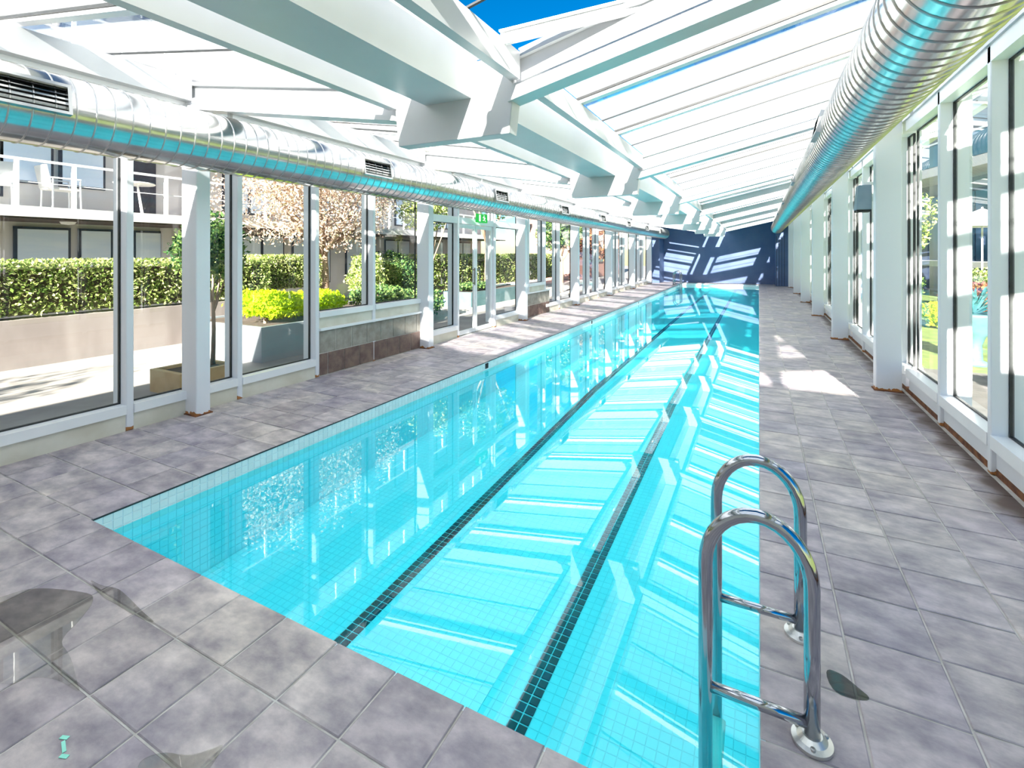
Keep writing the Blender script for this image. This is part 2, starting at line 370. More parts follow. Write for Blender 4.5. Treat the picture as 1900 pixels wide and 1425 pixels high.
def tile_obj(x0, x1, y0, y1, dz):
    g = 0.0035; w, h = round(x1-x0-2*g, 3), round(y1-y0-2*g, 3)
    if (w, h) not in cache:
        m = MB(); tile_box(m, -w/2, w/2, -h/2, h/2, -0.0035, 0.0, 0.004); cache[(w, h)] = m.mesh('tile', 'slate')
    link('tile', cache[(w, h)], floor, ((x0+x1)/2, (y0+y1)/2, dz))
for t in tiles[:300]: tile_obj(*t, random.uniform(0.0, 0.002))
far = MB()
for x0, x1, y0, y1 in tiles[300:]:
    z = random.uniform(0.0, 0.0015); tile_box(far, x0+0.0035, x1-0.0035, y0+0.0035, y1-0.0035, -0.004+z, z, 0.004)
far.build('far_tiles', 'slate', floor, kind='stuff')

# ------------------------------------------------------------------ pool basin, tiles, lane lines, inlets
pool = thing('pool', 'long narrow lap pool lined with pale tiles and two navy lane lines', 'pool', (POOL_L, POOL_N, 0), kind='structure')
pool.location = (0, 0, 0)
PROF = [(POOL_N, -0.74), (7.0, -0.46), (17.0, -0.36), (POOL_F, -0.32)]
def floor_z(y): return float(np.interp(y, [p[0] for p in PROF], [p[1] for p in PROF]))
pb = MB()
for (ya, za), (yb, zb) in zip(PROF[:-1], PROF[1:]):
    e = 0.003; pb.hexa([(POOL_L-.1,ya,za-.15),(POOL_R+.1,ya,za-.15),(POOL_R+.1,yb,zb-.15),(POOL_L-.1,yb,zb-.15),(POOL_L-.1,ya,za-e),(POOL_R+.1,ya,za-e),(POOL_R+.1,yb,zb-e),(POOL_L-.1,yb,zb-e)])
pb.box(POOL_L-.1, POOL_L-.004, POOL_N-.1, POOL_F+.1, -1.0, -0.006); pb.box(POOL_R+.004, POOL_R+.1, POOL_N-.1, POOL_F+.1, -1.0, -0.006)
pb.box(POOL_L-.004, POOL_R+.004, POOL_N-.1, POOL_N-.004, -1.0, -0.006); pb.box(POOL_L-.004, POOL_R+.004, POOL_F+.004, POOL_F+.1, -1.0, -0.006)
pb.build('basin', 'poolgrout', pool)
TP = 0.0525
def quads(rects):
    """rects: list of 4-corner tops plus thickness vector -> chamfer-less tile solids (top + 4 sides)"""
    V = []; F = []
    for c, t in rects:
        b = len(V); V += c + [(p[0]+t[0], p[1]+t[1], p[2]+t[2]) for p in c]
        F += [(b,b+1,b+2,b+3)] + [(b+(k+1) % 4, b+k, b+4+k, b+4+(k+1) % 4) for k in range(4)]
    return V, F
# floor tiles
lanes = {19, 20, 41, 42}
near_f = []; rest_f = []; lane_all = []
nx = 68
ny = int((POOL_F-POOL_N)/TP)
for j in range(ny):
    y0 = POOL_N+j*TP; y1 = y0+TP; z0, z1 = floor_z(y0), floor_z(y1); zc = (z0+z1)/2
    for i in range(nx):
        x1 = -i*TP; x0 = x1-TP; g = 0.0016
        if i in lanes:
            lane_all.append((x0+.0035, x1-.0035, y0+.0035, y1-.0035, zc)); continue
        if j < 150:
            rest_f.append((size_seen((x0, x1, y0, y1), zc), (x0+g, x1-g, y0+g, y1-g, z0, z1)))
rest_f.sort(key=lambda q: -q[0])
tm = MB(); tile_box(tm, -TP/2+.0016, TP/2-.0016, -TP/2+.0016, TP/2-.0016, -0.004, 0, 0.001)
tme = tm.mesh('pool_tile', 'pool'); tm = MB(); tile_box(tm, -TP/2+.0035, TP/2-.0035, -TP/2+.0035, TP/2-.0035, -0.004, 0, 0.001); lme = tm.mesh('lane_tile', 'lane')
for s, (x0, x1, y0, y1, z0, z1) in rest_f[:300]:
    o = link('floor_tile', tme, pool, ((x0+x1)/2, (y0+y1)/2, (z0+z1)/2)); o.rotation_euler.x = math.atan2(z1-z0, y1-y0+.005)
V, F = quads([([(x0,y0,z0),(x1,y0,z0),(x1,y1,z1),(x0,y1,z1)], (0, 0, -0.006)) for s, (x0,x1,y0,y1,z0,z1) in rest_f[300:]])
np_mesh('floor_tiles', V, F, 'pool', pool, kind='stuff')
ff = MB(); yA = POOL_N+150*TP
ff.hexa([(POOL_L,yA,floor_z(yA)-.02),(0,yA,floor_z(yA)-.02),(0,17,floor_z(17)-.02),(POOL_L,17,floor_z(17)-.02),(POOL_L,yA,floor_z(yA)),(0,yA,floor_z(yA)),(0,17,floor_z(17)),(POOL_L,17,floor_z(17))])
ff.hexa([(POOL_L,17,floor_z(17)-.02),(0,17,floor_z(17)-.02),(0,POOL_F,floor_z(27)-.02),(POOL_L,POOL_F,floor_z(27)-.02),(POOL_L,17,floor_z(17)),(0,17,floor_z(17)),(0,POOL_F,floor_z(27)),(POOL_L,POOL_F,floor_z(27))])
ff.build('far_floor', 'pool', pool, kind='stuff')
lane_all.sort(key=lambda q: -size_seen(q[:4], q[4]))
for x0, x1, y0, y1, zc in lane_all[:300]:
    link('lane_tile', lme, pool, ((x0+x1)/2, (y0+y1)/2, zc+0.001))
V, F = quads([([(x0,y0,z+.001),(x1,y0,z+.001),(x1,y1,z+.001),(x0,y1,z+.001)], (0, 0, -0.006)) for x0,x1,y0,y1,z in lane_all[300:]])
np_mesh('lane_tiles', V, F, 'lane', pool, kind='stuff')
# wall tiles: left wall, right wall, far wall, near wall
INLETS = [6.2, 11.24, 16.3, 21.3]
wm = MB(); tile_box(wm, -TP/2+.002, TP/2-.002, -TP/2+.002, TP/2-.002, -0.004, 0.0, 0.0015)
wme = wm.mesh('wall_tile', 'band')
wall_list = []; below = []
for j in range(ny):
    y0 = POOL_N+j*TP; y1 = y0+TP; yc = (y0+y1)/2
    for r in range(15):
        z1 = -0.006-r*TP; z0 = z1-TP
        if z0 < floor_z(yc)-0.03: break
        if r < 3: wall_list.append((yc, (z0+z1)/2))
        elif j % 1 == 0: below.append((y0, y1, max(z0, floor_z(yc)), z1))
wall_list.sort(key=lambda q: (q[0] > 9.0, q[1] < -.12, q[0]))
for yc, zc in wall_list[:300]:
    if any(abs(yc-q) < 0.06 for q in INLETS) and zc > -.12: continue
    o = link('wall_tile', wme, pool, (POOL_L, yc, zc)); o.rotation_euler = (0, PI/2, 0)
rects = []; g = 0.002; h = TP/2-g
for yc, zc in wall_list[300:]:
    if any(abs(yc-q) < 0.06 for q in INLETS) and zc > -.12: continue
    rects.append(([(POOL_L,yc-h,zc-h),(POOL_L,yc+h,zc-h),(POOL_L,yc+h,zc+h),(POOL_L,yc-h,zc+h)], (-.004, 0, 0)))
nx2 = int(-POOL_L/TP)
for i in range(nx2):
    for r in range(3):
        x0 = -i*TP-TP+g; x1 = -i*TP-g; z1 = -0.006-r*TP-g; z0 = z1-TP+2*g
        rects.append(([(x0,POOL_F,z0),(x0,POOL_F,z1),(x1,POOL_F,z1),(x1,POOL_F,z0)], (0, .004, 0)))
V, F = quads(rects); np_mesh('band_tiles', V, F, 'band', pool, kind='stuff')
rects = [([(POOL_L,y0+g,z0+g),(POOL_L,y1-g,z0+g),(POOL_L,y1-g,z1-g),(POOL_L,y0+g,z1-g)], (-.004, 0, 0)) for y0,y1,z0,z1 in below if z1-z0 > .01]
V, F = quads(rects); np_mesh('lower_wall_tiles', V, F, 'pool', pool, kind='stuff')
for q in INLETS:
    m = MB(); m.box(POOL_L-.03, POOL_L+.001, q-.055, q+.055, -.108, -.018); o = m.build('inlet', 'dark', pool, label='dark skimmer opening')
    m = MB(); m.box(POOL_L-.03, POOL_L+.004, q-.06, q+.06, -.021, -.011).box(POOL_L-.03, POOL_L+.004, q-.06, q+.06, -.111, -.101).box(POOL_L-.03, POOL_L+.004, q-.06, q-.05, -.101, -.021).box(POOL_L-.03, POOL_L+.004, q+.05, q+.06, -.101, -.021)
    m.build('inlet_frame', 'white', o)
MB().box(POOL_L-.012, POOL_L+.004, POOL_N, POOL_F, -.011, -.003).build('coping_joint', 'gasket', pool)
wt = MB(); b = 0; wt.v = [(POOL_L,POOL_N,WATER_Z),(POOL_R,POOL_N,WATER_Z),(POOL_R,POOL_F,WATER_Z),(POOL_L,POOL_F,WATER_Z)]; wt.f = [(0,1,2,3)]
water = wt.build('water', 'water'); tag(water, 'still turquoise water filling the long lap pool', 'water', kind='stuff')

# ------------------------------------------------------------------ glass walls
def pane(parent, side, x, y0, y1, z0, z1):
    p = MB().box(x-.004, x+.004, y0, y1, z0, z1).build('pane', 'pane', parent)
    g = MB(); w = 0.012; xa, xb = x-.012, x+.012
    g.box(xa, xb, y0, y1, z0, z0+w).box(xa, xb, y0, y1, z1-w, z1).box(xa, xb, y0, y0+w, z0+w, z1-w).box(xa, xb, y1-w, y1, z0+w, z1-w)
    g.build('gasket', 'gasket', p)
def mullion(parent, side, xin, y, z0, z1, w=0.06, din=0.10, dout=0.11):
    """side=-1: left wall (outside towards -X), +1: right wall"""
    m = MB(); s = side
    a, b2 = sorted((xin, xin+s*din)); m.box(a, b2, y-w/2, y+w/2, z0, z1)
    a, b2 = sorted((xin+s*(din+.02), xin+s*(din+.02+dout))); m.box(a, b2, y-w/2, y+w/2, max(z0, .1), z1)
    a, b2 = sorted((xin+s*din, xin+s*(din+.02))); m.box(a, b2, y-w/4, y+w/4, max(z0, .1), z1)
    return bevel(m.build('mullion', 'column', parent), .006, 1)
W_TOP_L, W_TOP_R = 3.05, 2.98
wn_i = 0
# left wall bays ---------------------------------------------------
for n, yc in enumerate(ROWS):
    yn = ROWS[n+1] if n+1 < len(ROWS) else Y_END-1.3
    ya = yc+.14
    if n == 0: ms = [yc+1.16, yc+2.21, yc+3.263]
    elif n == 2: ms = [7.73, 9.17]
    else: ms = [yc+.564, yc+1.61, yc+2.645]
    ms = [q for q in ms if q < yn-.2]
    lo, hi = (ya, yn)
    where = ['nearest the camera, partly cut by the picture edge', 'with raised sill over blockwork, between first two columns', 'with the glass door under the green exit sign', 'just past the exit door, with dark low wall'][n] if n < 4 else '%s from the far navy wall' % ORD[len(ROWS)-1-n]
    wn_i += 1
    w = thing('window_%d' % wn_i, 'white framed glazing bay of left wall, '+where, 'window', kind='structure')
    pts = [lo]+ms+[hi]
    for k in range(len(pts)-1):
        y0, y1 = pts[k], pts[k+1]
        if k > 0: mullion(w, -1, GL, y0, 0.0, W_TOP_L)
        raised = (n == 1 and y0 > 4.3) or (n == 3 and y1 < 12.3)
        door = (n == 2 and k == 1)
        p0 = y0+(.03 if k > 0 else 0); p1 = y1-(.03 if k < len(pts)-2 else 0)
        if door: continue
        if raised:
            MB().box(GL-.12, GL+.01, p0, p1, .76, .83).build('sill', 'white', w)
            MB().box(GL-.09, GL-.02, p0, p1, .62, .76).build('spandrel', 'beige', w)
            pane(w, -1, GL-.11, p0, p1, .83, W_TOP_L)
        else:
            MB().box(GL-.12, GL+.01, p0, p1, .15, .23).build('sill', 'white', w)
            MB().box(GL-.14, GL-.01, p0, p1, -.004, .15).build('plinth', 'beige', w)
            if k == len(pts)-2 and n+1 < len(ROWS): p1 += .06
            if n == 2:
                MB().box(GL-.12, GL-.0, p0, p1, 2.16, 2.28).build('transom', 'white', w)
                pane(w, -1, GL-.11, p0, p1, .23, 2.16); pane(w, -1, GL-.11, p0, p1, 2.28, W_TOP_L)
            else:
                pane(w, -1, GL-.11, p0, p1, .23, W_TOP_L)
    MB().box(GL-.16, GL+.0, lo, hi, W_TOP_L, 3.09).build('head', 'white', w)
# low block walls under the raised sills
def block_wall(y0, y1, label):
    s = thing('trim_1' if y0 < 6 else 'trim_2', label, 'low wall', kind='structure')
    MB().box(GL-.14, GL-.006, y0, y1, -.004, .585).build('mortar_core', 'mortar', s)
    MB().box(GL-.15, GL+.03, y0, y1, .59, .62).build('coping', 'white', s)
    for r in range(2):
        z0 = .008+r*.29; y = y0+(-.14 if r == 0 else 0.0); L = .285
        while y < y1-.02:
            a, b2 = max(y, y0+.004), min(y+L, y1-.004)
            if b2-a > .03:
                bevel(MB().box(GL-.10, GL+random.uniform(0, .004), a, b2-.008, z0, z0+.28).build('block', 'block_low' if r == 0 else 'block', s), .004, 1)
            y += L
block_wall(4.47, 6.57, 'low wall of grey and brown blocks under raised sill before second column')
block_wall(10.45, 12.2, 'low dark block wall under the raised sill past the exit door')
# exit door (glass)
dr = thing('door_1', 'full height glass exit door beneath the green exit sign', 'door', kind='structure')
MB().box(GL-.13, GL-.02, 7.76, 9.14, 2.16, 2.28).build('transom', 'white', dr)
pane(dr, -1, GL-.11, 7.76, 9.14, 2.28, W_TOP_L)
for a, b2 in ((7.77, 8.44), (8.46, 9.13)):
    lf = MB().box(GL-.10, GL-.06, a, a+.05, .01, 2.15).box(GL-.10, GL-.06, b2-.05, b2, .01, 2.15).box(GL-.10, GL-.06, a+.05, b2-.05, .01, .09).box(GL-.10, GL-.06, a+.05, b2-.05, 2.08, 2.15).build('door_leaf', 'white', dr)
    MB().box(GL-.085, GL-.075, a+.05, b2-.05, .09, 2.08).build('pane', 'pane', lf)
    hy = b2-.09 if a < 8 else a+.09
    MB().tube([(GL-.02, hy, .95), (GL-.02, hy, 1.30)], .012, 8).box(GL-.06, GL-.02, hy-.008, hy+.008, .98, 1.0).box(GL-.06, GL-.02, hy-.008, hy+.008, 1.25, 1.27).build('handle', 'chrome', lf, smooth=False)
# right wall bays ---------------------------------------------------
for n, yc in enumerate(RCOL):
    yn = RCOL[n+1] if n+1 < len(RCOL) else 26.5
    ms = [q for q in (yc+.39, yc+1.50, yc+2.61) if q < yn-.15]
    where = 'nearest the camera, cut by the picture edge' if n == 0 else ('beyond the first visible column with the speaker' if n == 1 else '%s from the far navy wall' % ORD[len(RCOL)-1-n])
    wn_i += 1
    w = thing('window_%d' % wn_i, 'white framed glazing bay of right wall, '+where, 'window', kind='structure')
    pts = [yc+.14]+ms+[yn]
    for k in range(len(pts)-1):
        y0, y1 = pts[k], pts[k+1]
        if k > 0: mullion(w, 1, GR, y0, 0.0, 3.10)
        p0 = y0+(.03 if k > 0 else 0); p1 = y1-(.03 if k < len(pts)-2 else 0)
        MB().box(GR-.005, GR+.11, p0, p1, .19, .285).build('sill', 'white', w)
        MB().box(GR+.03, GR+.10, p0, p1, .05, .19).build('plinth', 'column', w)
        pane(w, 1, GR+.11, p0, p1, .285, W_TOP_R)
    MB().box(GR, GR+.16, pts[0], pts[-1], W_TOP_R, 3.10).build('head', 'white', w)
MB().box(GR+.03, GR+.16, Y_BACK, 26.5, -.01, .05).build('baseboard_right', 'rust', None, kind='structure', label='rusty dark strip along the foot of right glass wall', category='baseboard')

# ------------------------------------------------------------------ columns
col_me = MB(); col_me.box(-.125, .125, 0, .14, 0, 3.12)
cme = col_me.mesh('shaft', 'column'); bme = MB().box(-.14, .14, -.015, .155, 0, .010).mesh('base_plate', 'rust')
def column(x, y, label, group=None, h=None):
    c = thing('steel_column', label, 'column', (x, y, 0), group, kind='structure')
    s = link('shaft', cme, c); bevel(s, .012, 2)
    link('base_plate', bme, c)
for n, y in enumerate(ROWS):
    if n == 0: continue
    column(-5.015, y, 'white box column of left glass wall, %s from the camera%s' % (ORD[n-1], ', rusty foot' if n == 1 else ''))
for n, y in enumerate(RCOL):
    if n == 0: continue
    column(1.335, y, 'white box column of right glass wall, %s from the camera%s' % (ORD[n-1], ', sun striped' if n == 1 else ''))

# ------------------------------------------------------------------ roof steel
SR, SL = 0.227, 0.167
XR_END, XL_END = 2.95, -5.35
def zr(x): return 2.90+SR*(x+1.40)
def zl(x): return 2.90+SL*(-2.45-x)
for n, y in enumerate(ROWS):
    f = thing('roof_frame', 'white steel butterfly roof frame, %s' % ('overhead at the near end' if n == 0 else '%s in view from the camera' % ORD[n-1]), 'roof frame', (0, y, 0), kind='structure')
    t = .115
    bevel(MB().hexa([(-2.38,0,2.385),(-1.46,0,2.385),(-1.46,t,2.385),(-2.38,t,2.385),(-2.44,0,2.90),(-1.40,0,2.90),(-1.40,t,2.90),(-2.44,t,2.90)]).build('knuckle_block', 'beam', f), .004, 1)
    z0 = 2.585; z1 = z0+SR*(XR_END+1.46)
    r = MB().sloped(-1.46, z0, XR_END, z1, -.02, .12, .10).sloped(-1.46, z0+.10, XR_END, z1+.10, .035, .065, .19).sloped(-1.46, z0+.27, XR_END, z1+.27, .0, .10, .03)
    r.build('right_rafter', 'beam', f)
    z1 = 2.575; z0 = z1+SL*(5.10-2.40)
    l = MB().sloped(-5.10, z0, -2.40, z1, -.03, .13, .035).sloped(-5.10, z0+.035, -2.40, z1+.035, .035, .065, .21).sloped(-5.10, z0+.24, -2.40, z1+.24, -.01, .11, .03)
    l.build('left_rafter', 'beam', f)
ys = [Y_BACK]+ROWS+[Y_END]
def long_member(name, label, cat, make, mat='beam'):
    g = thing(name, label, cat, kind='structure')
    for k in range(len(ys)-1):
        a, b2 = ys[k], ys[k+1]
        if k > 0: a += .116
        if b2-a < .1: continue
        make(a, b2).build('section', mat, g)
long_member('valley_gutter', 'wide box gutter beam along the roof valley above the pool', 'gutter',
            lambda a, b2: MB().hexa([(-2.13,a,2.655),(-1.75,a,2.655),(-1.75,b2,2.655),(-2.13,b2,2.655),(-2.18,a,2.92),(-1.70,a,2.92),(-1.70,b2,2.92),(-2.18,b2,2.92)]))
long_member('edge_beam', 'slim steel beam right of the valley gutter carrying roof glass', 'beam', lambda a, b2: MB().box(-1.45, -1.38, a, b2, 2.725, 2.90))
long_member('edge_beam', 'slim steel beam left of the valley gutter carrying roof glass', 'beam', lambda a, b2: MB().box(-2.47, -2.40, a, b2, 2.665, 2.90))
long_member('eave_beam', 'white eave beam along the top of left glass wall', 'beam', lambda a, b2: MB().box(-5.16, -4.96, a, b2, 3.09, 3.30))
def right_eave(a, b2):
    m = MB().box(1.47, 1.58, a, b2, 3.10, 3.22).box(1.50, 1.55, a, b2, 3.22, 3.54)
    y = a+.4
    while y < b2-.1: m.box(1.45, 1.50, y-.02, y+.02, 3.22, 3.54); y += .66
    return m
long_member('eave_beam', 'white upstand beam along the top of right glass wall', 'beam', right_eave)
long_member('fascia_gutter', 'thin white gutter along the outer edge of right roof overhang', 'gutter', lambda a, b2: MB().box(2.93, 3.05, a, b2, zr(2.93)-.10, zr(2.93)+.10))

# ------------------------------------------------------------------ roof glazing
ceil = thing('ceiling', 'milky glass butterfly roof with white glazing bars', 'roof', kind='structure')
def bar(side, y, w, h, name='glazing_bar'):
    m = MB()
    if side > 0: m.sloped(-1.42, zr(-1.42), XR_END, zr(XR_END), y-w/2, y+w/2, h)
    else: m.sloped(XL_END, zl(XL_END), -2.43, zl(-2.43), y-w/2, y+w/2, h)
    o = m.build(name, 'white' if h > .02 else 'gasket', ceil)
    g = MB(); e = .012
    if h < .02: return
    for yy in (y-w/2-e, y+w/2):
        if side > 0: g.sloped(-1.42, zr(-1.42)+.03, XR_END, zr(XR_END)+.03, yy, yy+e, .03)
        else: g.sloped(XL_END, zl(XL_END)+.03, -2.43, zl(-2.43)+.03, yy, yy+e, .03)
    g.build('gasket', 'gasket', o)
def roof_pane(side, y0, y1):
    m = MB(); h = .008
    if side > 0: m.sloped(-1.42, zr(-1.42)+.05, XR_END, zr(XR_END)+.05, y0, y1, h)
    else: m.sloped(XL_END, zl(XL_END)+.05, -2.43, zl(-2.43)+.05, y0, y1, h)
    m.build('roof_pane', 'roofpane', ceil)
def roof_lid(side, y0, y1, name='vent_lid'):
    m = MB()
    if side > 0: m.sloped(-1.42, zr(-1.42)+.03, XR_END, zr(XR_END)+.03, y0, y1, .05)
    else: m.sloped(XL_END, zl(XL_END)+.03, -2.43, zl(-2.43)+.03, y0, y1, .05)
    m.build(name, 'beam', ceil)
VENT = (ROW0-1.248, ROW0)
for side in (1, -1):
    marks = [Y_BACK]
    for n, y in enumerate(ROWS):
        yn = ROWS[n+1] if n+1 < len(ROWS) else ROWS[n]+BAY
        for k in range(6):
            q = y+k*BAY/6
            if q >= Y_END-.1: break
            if k == 0: marks.append(q+.05); continue
            if k % 2 == 0: bar(side, q, .07, .13); marks.append(q)
            else: bar(side, q, .018, .012, 'glazing_rib'); marks.append(q)
    marks.append(Y_END)
    for a, b2 in zip(marks[:-1], marks[1:]):
        if side > 0 and a > VENT[0]-.1 and b2 < VENT[1]+.15: continue
        row = [q for q in ROWS if abs(b2-q-.05) < .01]
        if a > 24.7:
            roof_lid(side, a+.03, b2-.03, 'end_panel'); continue
        if row and side > 0 and row[0] > 13:
            roof_pane(side, a+.006, row[0]-.50); roof_lid(side, row[0]-.48, row[0]-.02); continue
        roof_pane(side, a+.006, b2-.006)
for k in range(len(ys)-1):
    a, b2 = ys[k]+.12, ys[k+1]
    if b2-a < .1: continue
    MB().box(-1.72, -1.44, a, b2, 2.905, 2.913).build('valley_pane', 'roofpane', ceil)
    MB().box(-2.41, -2.16, a, b2, 2.905, 2.913).build('valley_pane', 'roofpane', ceil)
vent = thing('roof_strut', 'short white strut against blue sky beside the first roof frame', 'roof strut', (0, 0, 0))
A, B = (-1.40, 2.60, 2.935), (-.30, 2.97, 3.14)
MB().hexa([(A[0],A[1],A[2]-.07),(B[0],B[1],B[2]-.07),(B[0],B[1]+.03,B[2]-.07),(A[0],A[1]+.03,A[2]-.07),(A[0],A[1],A[2]),(B[0],B[1],B[2]),(B[0],B[1]+.03,B[2]),(A[0],A[1]+.03,A[2])]).build('rail', 'beam', vent)
MB().hexa([(A[0],A[1]-.02,A[2]),(B[0],B[1]-.02,B[2]),(B[0],B[1]+.05,B[2]),(A[0],A[1]+.05,A[2]),(A[0],A[1]-.02,A[2]+.012),(B[0],B[1]-.02,B[2]+.012),(B[0],B[1]+.05,B[2]+.012),(A[0],A[1]+.05,A[2]+.012)]).build('cap', 'white', vent)

# ------------------------------------------------------------------ ducts
def duct(label, cx, cz, r, y0, y1, grilles, gang, pitch=.113):
    d = thing('spiral_duct', label, 'duct', (cx, y0, cz))
    n = 40; prof = [(0.0, y) for y in ()]
    m = MB(); ysx = np.linspace(0, y1-y0, 60)
    m.tube([(0, y, 0) for y in ysx], r, n); m.build('body', 'duct', d, smooth=True)
    s = MB(); y = .06
    while y < y1-y0-.03:
        b = len(s.v)
        for dy, rr in ((-.006, r-.001), (-.003, r+.005), (.003, r+.005), (.006, r-.001)):
            for k in range(n):
                a = 2*PI*k/n; s.v.append((rr*math.cos(a), y+dy, rr*math.sin(a)))
        for q in range(3):
            for k in range(n):
                a = b+q*n+k; c = b+q*n+(k+1) % n; s.f.append((a, c, c+n, a+n))
        y += pitch
    s.build('seams', 'seam', d, smooth=True, kind='stuff')
    for gy in grilles:
        # shallow box on the curved side, facing the pool
        gx = r*math.cos(gang); gz = r*math.sin(gang); s1 = 1 if gx > 0 else -1
        e = bpy.data.objects.new('grille', None); COL.objects.link(e); e.parent = d
        fx = abs(r)*1.0
        fr = MB(); w, hh = .225, .085
        X0, X1 = r-.035, r+.022
        fr.box(X0, X1, -w-.02, w+.02, hh, hh+.02).box(X0, X1, -w-.02, w+.02, -hh-.02, -hh).box(X0, X1, -w-.02, -w, -hh, hh).box(X0, X1, w, w+.02, -hh, hh)
        fo = fr.build('grille_frame', 'seam', d)
        bo = MB().box(X0, X0+.01, -w, w, -hh, hh).build('grille_back', 'dark', fo)
        sl = MB()
        for q in range(5):
            zz = -hh+.017+q*.034; sl.hexa([(X0+.012,-w,zz-.004),(X1-.003,-w,zz-.010),(X1-.003,w,zz-.010),(X0+.012,w,zz-.004),(X0+.012,-w,zz+.000),(X1-.003,-w,zz-.006),(X1-.003,w,zz-.006),(X0+.012,w,zz+.000)])
        sl.build('louvre', 'louvre', fo)
        bpy.data.objects.remove(e)
        fo.location = (0, gy-y0, 0); fo.rotation_euler = (0, -gang if s1 > 0 else -gang, 0)
    return d
left_g = [1.35+3.24*k for k in range(8)]
dl = duct('silver spiral duct hung along the left glass wall', -4.45, 2.60, .26, Y_BACK+.02, 26.6, left_g, math.radians(8))
dr_ = duct('silver spiral duct hung along the right glass wall', .77, 2.78, .26, Y_BACK+.02, 26.4, [5.6, 9.2, 12.8, 16.4, 20.0], math.radians(168))
for d, cx, cz, zt in ((dl, -4.45, 2.60, lambda x: 2.575+SL*(-2.40-x)), (dr_, .77, 2.78, lambda x: 2.585+SR*(x+1.46))):
    for y in ROWS[1:]:
        h = MB(); top = zt(cx)-cz
        h.box(-.015, .015, y+.04-Y_BACK-.02, y+.07-Y_BACK-.02, .255, top+.01)
        h.build('hanger', 'seam', d)

# ------------------------------------------------------------------ pool ladders
def ladder(label, loc, rotz=0.0, mat='chrome'):
    L = thing('pool_ladder', label, 'ladder', loc)
    r = .024
    for y in (0.0, .50):
        pts = [(.155, y, .012), (.155, y, .30), (.155, y, .50)]
        for k in range(1, 16):
            a = PI*k/16; pts.append((-.0075+.1625*math.cos(a), y, .50+.20*math.sin(a)))
        pts += [(-.17, y, .50), (-.17, y, .2), (-.17, y, -.5), (-.17, y, -.62)]
        MB().tube(pts, r, 16).build('handrail', mat, L, smooth=True)
        MB().tube([(-.165, y, .06), (.15, y, .06)], .018, 14).build('brace', mat, L, smooth=True)
        fl = MB().lathe([(.06, .002), (.06, .012), (.045, .018), (.03, .03), (.025, .03)], .155, y, 40).build('flange', 'satin', L, smooth=False)
        for k in range(3):
            a = 2*PI*k/3+.5; MB().lathe([(.008, .012), (.008, .022), (.004, .024)], .155+.047*math.cos(a), y+.047*math.sin(a), 8).build('bolt', 'seam', fl)
    for z in (-.47,):
        bevel(MB().box(-.21, -.13, .02, .48, z-.012, z+.012).build('tread', 'plastic', L), .006, 1)
    L.rotation_euler.z = rotz
    return L
ladder('chrome pool ladder with two hooped handrails on the right pool edge in the foreground', (0, 1.86, 0))
ladder('small pale pool ladder at the far left corner of the pool', (POOL_L, 25.2, 0), PI)

# ------------------------------------------------------------------ far wall and near building
fw = thing('wall_far', 'navy blue end wall behind the pool', 'wall', kind='structure')
MB().box(-5.4, 3.3, Y_END, Y_END+.2, -.1, 3.9).build('wall_panel', 'navy', fw)
MB().box(-5.2, -4.70, 26.5, Y_END, -.004, 3.3).build('left_pier', 'navy', fw)
MB().box(.72, 1.62, 26.5, Y_END, -.004, 3.35).build('right_pier', 'navy', fw)
for k in range(4): MB().box(.74+.11*k, .76+.11*k, 26.485, 26.5, .02, 2.4).build('pier_strip', 'frame_dark', fw)
nb = thing('wall_back', 'rendered building wall at the near end of the pool hall', 'wall', kind='structure')
MB().box(-5.4, 3.0, -8.0, Y_BACK, -.1, 3.20).build('wall_panel', 'backwall', nb)

# ------------------------------------------------------------------ exit sign, speaker, puddles, marks
es = thing('exit_sign', 'green running man exit sign hanging above the glass door', 'sign', (-4.98, 8.45, 2.29))
bevel(MB().box(-.03, .03, -.19, .19, -.085, .085).build('sign_box', 'green', es), .005, 1)
X0, X1 = .031, .034
MB().box(X0, X1, -.15, -.09, -.065, .065).build('doorway', 'signwhite', es)
def yz(poly): 
    pic = MB(); b = 0; n = len(poly); pic.v.extend([(X0, y, z) for y, z in poly]+[(X1, y, z) for y, z in poly])
    pic.f.append(tuple(range(b+n, b+2*n))); pic.f.append(tuple(range(b, b+n))[::-1])
    for i in range(n): j = (i+1) % n; pic.f.append((b+i, b+j, b+n+j, b+n+i))
    pic.build('running_figure', 'signwhite', es)
yz([(.045+.014*math.cos(a), .052+.014*math.sin(a)) for a in np.linspace(0, 2*PI, 9)[:-1]])
yz([(.02, .035), (.055, .03), (.07, -.01), (.045, -.015)])
yz([(.022, .034), (-.01, .012), (-.004, .004), (.03, .022)])
yz([(.055, .03), (.09, .018), (.10, -.005), (.088, -.008), (.08, .008), (.058, .018)])
yz([(.048, -.012), (.02, -.035), (-.005, -.03), (-.005, -.042), (.025, -.05), (.06, -.018)])
yz([(.056, -.012), (.07, -.04), (.10, -.062), (.112, -.055), (.084, -.035), (.07, -.008)])
MB().box(-.012, .012, -.012, .012, .085, .82).build('hanger', 'white', es)
spk = thing('wall_speaker', 'grey blue loudspeaker box bracketed behind first right column', 'speaker', (1.40, 8.75, 2.40))
bevel(MB().hexa([(-.13,-.12,-.17),(.06,-.12,-.17),(.06,.12,-.17),(-.13,.12,-.17),(-.10,-.12,.19),(.06,-.12,.19),(.06,.12,.19),(-.10,.12,.19)]).build('casing', 'speaker', spk), .012, 2)
MB().box(-.12, .05, -.11, .11, -.20, -.17).build('lower_grille', 'dark', spk)
MB().box(.06, .10, -.03, .03, -.05, .05).build('bracket', 'white', spk)
MB().box(-.02, .10, -.015, .015, .19, .24).build('bracket_arm', 'white', spk)
